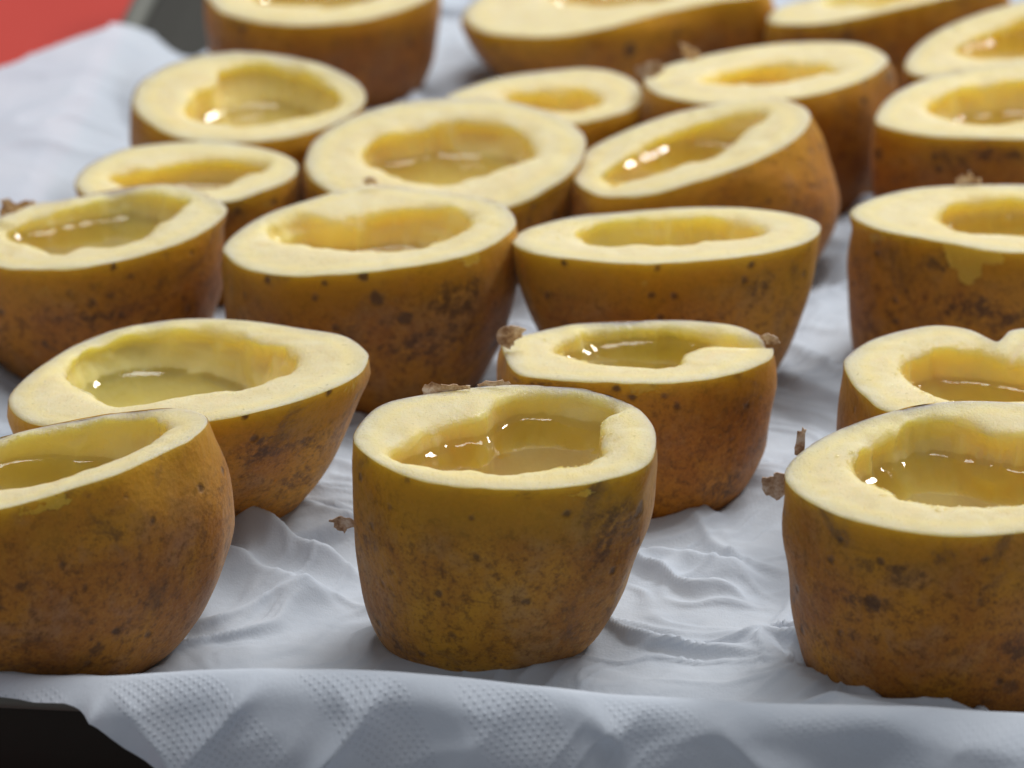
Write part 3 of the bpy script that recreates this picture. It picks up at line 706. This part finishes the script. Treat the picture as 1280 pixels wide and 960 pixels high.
def build_potato(key, q, name, label, seed):
    root = link(bpy.data.objects.new(name, None))
    root.location = (*q['loc'], 0)
    root.empty_display_size = .02
    tag(root, label, 'potato', 'hollowed raw potato halves standing on the paper towel')
    tx, ty = q['t']
    cx, cy = q['c']
    h = q['h']
    plane = lambda x, y: h + tx * (x - cx) + ty * (y - cy)
    rim_c, cav_c = closed_curve(q['rim']), closed_curve(q['cav'])
    cc = (cav_c.min(0) + cav_c.max(0)) / 2
    rR, rC = polar(rim_c, cc), polar(cav_c, cc)
    co, si = np.cos(TH), np.sin(TH)
    u3 = np.stack([co, si, np.zeros(NT)], -1)
    rC = rC + .00045 * noise(u3 * .02 + seed, 230, seed) + .00028 * noise(u3 * .02 + seed, 620, seed) + .00012 * noise(u3 * .02 + seed, 1500, seed)
    rC = np.minimum(rC, rR - .0022)
    R = np.stack([cc[0] + rR * co, cc[1] + rR * si], -1)
    Rz = plane(R[:, 0], R[:, 1])
    dip = np.zeros(NT)
    if key in NOTCHES:
        a0, wd, dd = NOTCHES[key]
        dip = dd * np.exp(-(((np.degrees(TH) - a0 + 180) % 360 - 180) / wd) ** 2)
    Rz = Rz - dip + .00016 * noise(np.stack([co * .02 + seed, si * .02, co * 0], -1), 420, seed + 1)
    # angle about the potato's own axis, for the foot
    rim_mid = (rim_c.min(0) + rim_c.max(0)) / 2
    ang = np.arctan2((R[:, 1] - rim_mid[1]) / np.ptp(rim_c[:, 1]), (R[:, 0] - rim_mid[0]) / np.ptp(rim_c[:, 0]))
    B = np.stack([q['hw'] * np.cos(ang), q['bd'] * np.sin(ang)], -1)
    rgt = .5 + .5 * np.cos(ang)
    m = q['m'][0] * (1 - rgt) + q['m'][1] * rgt
    bul = q['b'][0] * (1 - rgt) ** 2 + q['b'][1] * rgt ** 2 + .0006
    outd = np.stack([np.cos(ang), np.sin(ang)], -1)

    def outer(inset, nt, top_drop=0.):
        rows, vals = [], []
        for i in range(nt + 1):
            tau = math.sin(.5 * math.pi * i / nt) if i < nt else 1.0
            g = (1 - tau ** m) ** (1 / m) if tau < 1 else np.zeros(NT)
            xy = B + (R - B) * g[:, None] + outd * (bul * math.sin(math.pi * min(1, tau * 1.02)) ** 1.0)[:, None]
            z = (Rz - top_drop) * (1 - tau) ** 1.0
            p = np.concatenate([xy, z[:, None]], 1)
            fade = smooth01(np.array(tau / .12)) * (1 - .8 * tau ** 6)
            d = (.0011 * noise(p + seed * .37, 48, seed) + .0005 * noise(p + seed * .37, 120, seed + 3)) * fade
            nrm = np.concatenate([outd, np.full((NT, 1), -.35 * tau)], 1)
            nrm /= np.linalg.norm(nrm, axis=1)[:, None]
            p = p + nrm * (d - inset)[:, None]
            p[:, 2] = np.maximum(p[:, 2], 0 + inset)
            rows.append(p)
            vals.append(np.full(NT, tau))
        return rows, vals

    # skin
    rows, vals = outer(0., 34, .00025)
    V = np.concatenate(rows)
    nrow = len(rows)
    V = np.concatenate([V, [[0, 0, .0]]])
    F = ring_faces(nrow)
    last = (nrow - 1) * NT
    F += [(last + j, last + (j + 1) % NT, len(V) - 1) for j in range(NT)]
    F = [tuple(reversed(f)) for f in F]
    tau = np.concatenate(vals)
    deg = np.degrees(np.tile(ang, nrow))
    marks = {'soil_mark': np.zeros(len(tau)), 'bare_mark': np.zeros(len(tau))}
    for (kind, a0, t0, ra, rt) in MARKS.get(key, []):
        da = ((deg - a0 + 180) % 360 - 180) / ra
        dist = np.sqrt(da ** 2 + ((tau - t0) / rt) ** 2)
        marks[kind] = np.maximum(marks[kind], np.clip(1.2 - .6 * dist, 0, 1))
    attrs = {n: np.concatenate([a, [0.]]) for n, a in marks.items()}
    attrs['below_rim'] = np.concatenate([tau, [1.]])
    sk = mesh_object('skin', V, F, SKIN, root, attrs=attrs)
    sk.color = (*TINTS.get(key, (1, 1, 1)), 1)

    # flesh: outer wall (inside the skin), cut face, cavity
    rows, _ = outer(.00022, 26, .0004)
    rows = rows[::-1]
    wet = [np.zeros(NT)] * len(rows)
    vas = [np.zeros(NT)] * len(rows)
    n_out = len(rows) * NT
    nr = 16
    dep = q['dep'] * h
    for i in range(nr + 1):
        f = i / nr
        r = (rR - .00012) * (1 - f) + rC * f
        x, y = cc[0] + r * co, cc[1] + r * si
        p = np.stack([x, y, plane(x, y)], -1)
        p[:, 2] -= dip
        d_out, d_in = rR - r, r - rC
        p[:, 2] -= .00020 * np.exp(-d_out / .0003) + (.0004 * np.exp(-d_in / .0005) + .0011 * np.exp(-d_in / .0017)) * (1 + .9 * noise(p + seed, 190, 5))
        p[:, 2] += (.00020 * noise(p + seed, 420, 7) + .00030 * noise(p + seed, 90, 8)) * np.clip(d_out / .002, 0, 1)
        rows.append(p)
        wet.append(np.clip(.65 * np.exp(-d_in / .0010) * (1 + 1.2 * noise(p + seed, 260, 19)), 0, 1))
        vas.append(np.exp(-((d_out - .0042) / .0013) ** 2) * .8)
    annulus = np.array(rows[-(nr + 1):])
    nc = 44
    shelves = q['sh']
    cav_rows = []
    smooth_r = np.real(np.fft.ifft(np.fft.fft(rC) * (np.abs(np.fft.fftfreq(NT, 1 / NT)) <= 2)))
    edge_drop = rows[-1][:, 2] - plane(rows[-1][:, 0], rows[-1][:, 1])
    for i in range(1, nc + 1):
        a = .5 * math.pi * i / nc
        rho = math.cos(a)
        r_here = rho * (smooth_r + (rC - smooth_r) * rho ** 5)
        x, y = cc[0] + r_here * co, cc[1] + r_here * si
        n = 3.0
        d = dep * (1 - rho ** n) ** .5
        for (sx, sy, sr, sd) in shelves:
            w = smooth01((1.15 - np.hypot(x - sx, y - sy) / sr) / .3)
            d = d * (1 - w) + np.minimum(d, sd) * w
        d = d * np.ones(NT)
        p = np.stack([x, y, plane(x, y) - d], -1)
        k = min(1, i / 6)
        p[:, 2] += edge_drop * (1 - k)
        wob = .0011 * noise(p + seed, 75, 11) + .0017 * (np.abs(noise(p + seed, 95, 12)) - .3) + .0006 * np.abs(noise(p + seed, 260, 14))
        p[:, 0] += wob * co * k * rho
        p[:, 1] += wob * si * k * rho
        cav_rows.append(p)
        rows.append(p)
        wet.append(np.full(NT, .65 + .35 * min(1, i / 5)))
        vas.append(np.zeros(NT))
    V = np.concatenate(rows)
    nrow = len(rows)
    F = ring_faces(nrow)
    bot = V[(nrow - 1) * NT:].mean(0)
    V = np.concatenate([V, [bot, [0, 0, .0004]]])
    last = (nrow - 1) * NT
    F += [(last + j, last + (j + 1) % NT, len(V) - 2) for j in range(NT)]
    F += [((j + 1) % NT, j, len(V) - 1) for j in range(NT)]
    mesh_object('flesh', V, F, FLESH, root, attrs={'sunk': smooth01((max(q['jz'], bot[2] + .003) - V[:, 2]) / .0005) * (np.arange(len(V)) >= n_out), 'wet': np.concatenate(wet + [[1., 0.]]), 'vascular': np.concatenate(vas + [[0., 0.]])})

    # juice standing in the hollow
    cav = np.array(cav_rows)                       # rings x NT x 3
    zmin = cav[-1, :, 2].mean()
    jz = max(q['jz'], zmin + .003)
    amp = .0016

    def cross(z):
        rr = np.zeros(NT)
        rad = np.hypot(cav[:, :, 0] - cc[0], cav[:, :, 1] - cc[1])
        for j in range(NT):
            below = np.nonzero(cav[:, j, 2] < z)[0]
            i = below[0] if len(below) else nc - 1
            if i == 0:
                rr[j] = rad[0, j]
            else:
                z0, z1 = cav[i - 1, j, 2], cav[i, j, 2]
                f = (z0 - z) / max(z0 - z1, 1e-9)
                rr[j] = rad[i - 1, j] * (1 - f) + rad[i, j] * f
        return rr
    lp = np.abs(np.fft.fftfreq(NT, 1 / NT)) <= 20
    r_lo, r_hi = (np.real(np.fft.ifft(np.fft.fft(cross(z)) * lp)) for z in (jz, jz + amp))
    r_hi = np.minimum(r_hi, r_lo + .0014)
    rows = []
    for off, zz in ((-.00025, amp * 1.0), (.0002, amp * .78), (.0006, amp * .58), (.0011, amp * .39), (.0017, amp * .24), (.0025, amp * .12), (.0036, amp * .04), (.005, 0)):
        r = np.maximum(r_hi - off, .0005) if off < .0008 else np.maximum(r_hi - off, .0004)
        rows.append(np.stack([cc[0] + r * co, cc[1] + r * si, np.full(NT, jz + zz)], -1))
    r_last = np.maximum(r_hi - .005, .0004)
    for k in (.6, .25):
        rows.append(np.stack([cc[0] + r_last * k * co, cc[1] + r_last * k * si, np.full(NT, jz)], -1))
    V = np.concatenate(rows + [np.array([[cc[0], cc[1], jz]])])
    F = ring_faces(len(rows))
    last = (len(rows) - 1) * NT
    F += [(last + j, last + (j + 1) % NT, len(V) - 1) for j in range(NT)]
    mesh_object('juice', V, F, JUICE, root)

    # beads of juice clinging to the cut beside the hollow
    if key in BEADS:
        a0, a1, count = BEADS[key]
        rng = np.random.default_rng(seed)
        bv, bf = [], []
        for _ in range(count):
            j = int(round(((a0 + (a1 - a0) * rng.random()) % 360) / 360 * NT)) % NT
            i = nr - int(min(9, rng.exponential(2.2)))
            c = annulus[i, j] + np.array([rng.normal(), rng.normal(), 0]) * .0002
            r = .00016 + .00026 * rng.random() ** 2
            base = len(bv)
            for e, (kr, kz) in enumerate(((1.05, -.25), (.92, .28), (.55, .58))):
                for q_ in range(8):
                    t = math.pi * q_ / 4
                    bv.append(c + np.array([r * kr * math.cos(t), r * kr * math.sin(t), r * kz]))
            bv.append(c + np.array([0, 0, r * .68]))
            for e in range(2):
                for q_ in range(8):
                    a, b = base + e * 8 + q_, base + e * 8 + (q_ + 1) % 8
                    bf.append((a, b, b + 8, a + 8))
            bf += [(base + 16 + q_, base + 16 + (q_ + 1) % 8, base + 24) for q_ in range(8)]
        bo = mesh_object('juice_beads', bv, bf, JUICE, root)
        bo['kind'] = 'stuff'
    return root


LABELS = {
    'A': 'hollowed potato alone in front centre, glossy cavity, small skin shred sticking out at its side',
    'B': 'large cut potato at front corner beside the bare tray lip, tilted cut and dark spots',
    'C': 'big hollowed potato at the front, wide cavity, two curled brown shreds on its edge',
    'D': 'broad potato tapering to a narrow foot, wide pointed oval cut, behind the dark spotted one',
    'E': 'hollowed potato with a notch cut through its rim, directly behind the front centre one',
    'F': 'potato with heart-shaped notched rim, half hidden behind the big one with curled shreds',
    'G': 'large potato with dark brown blotch under its rim, behind the narrow-footed tapering one',
    'H': 'shallow-looking boat-shaped potato with flat wide oval cut, behind the notched-rim one',
    'I': 'potato with a bare yellow triangle under its rim, behind the heart-shaped one',
    'J': 'tilted potato with very wet glossy ragged hollow, cut off by the picture edge',
    'K': 'small low potato squeezed between the wet ragged tilted one and the white paper',
    'L': 'round wide-rimmed potato with two-lobed hollow, tipped forward in the middle of the tray',
    'M': 'potato leaning sideways with a long oval hollow, bulging brown flank, behind the boat-shaped one',
    'N': 'pale potato with a deep round scoop and small second scoop, next to open paper',
    'O': 'smallest yellowish potato with a narrow slot-shaped hollow, mostly hidden by its neighbours',
    'P': 'tall brown potato with torn pink skin shreds at its rim and shallow wet hollow',
    'Q': 'potato with dark soil ring below its rim, cut by the picture edge, behind yellow-triangle one',
    'R': 'steeply tilted potato with wet hollow in the far corner, its foot hidden',
    'S': 'tall dark brown potato at the far end, rim cut off by the picture top',
    'T': 'widest low potato at the far end with thick yellow cut and pointed tip',
    'U': 'far tilted potato with only a sliver of its cut showing, between two others',
}
for i, (k, q) in enumerate(POTATOES.items()):
    ob = build_potato(k, q, 'hollowed_potato', LABELS[k], 11 + 7 * i)
    POTATOES[k]['root'] = ob


# ---------------------------------------------------------------- torn shreds of skin
def build_flap(key, pts, seed):
    p = np.array(pts, float)
    c = p.mean(0)
    rng = np.random.default_rng(seed)
    n = len(p)
    sub = []
    for i in range(n):
        for k in range(3):
            t = k / 3
            a = p[i] * (1 - t) + p[(i + 1) % n] * t
            if k:
                a = a + np.array([rng.normal(), 0, rng.normal()]) * .00022
            sub.append(a)
    sub = np.array(sub)
    m = len(sub)
    size = np.ptp(p[:, 0]) + np.ptp(p[:, 2])
    rows = []
    for f in (1.0, .7, .35):
        s = c + (sub - c) * f
        s[:, 1] = c[1] + .09 * size * noise(s * np.array([1, 0, 1]) + seed, 2.2 / size, seed) + .3 * ((s[:, 2] - c[2]) / size) ** 2 * size
        rows.append(s)
    front = np.concatenate(rows + [[rows[-1].mean(0)]])
    back = front + np.array([0, .00016, .00003])
    F = ring_faces(3, m)
    F += [(2 * m + j, 2 * m + (j + 1) % m, 3 * m) for j in range(m)]
    k = len(front)
    F2 = [tuple(x + k for x in reversed(f)) for f in F]
    side = [((j + 1) % m, j, j + k, (j + 1) % m + k) for j in range(m)]
    mesh_object('skin_shred', np.concatenate([front, back]), F + F2 + side, TORN, POTATOES[key]['root'], smooth=False)


for i, (k, pts) in enumerate(FLAPS):
    build_flap(k, pts, 300 + i)
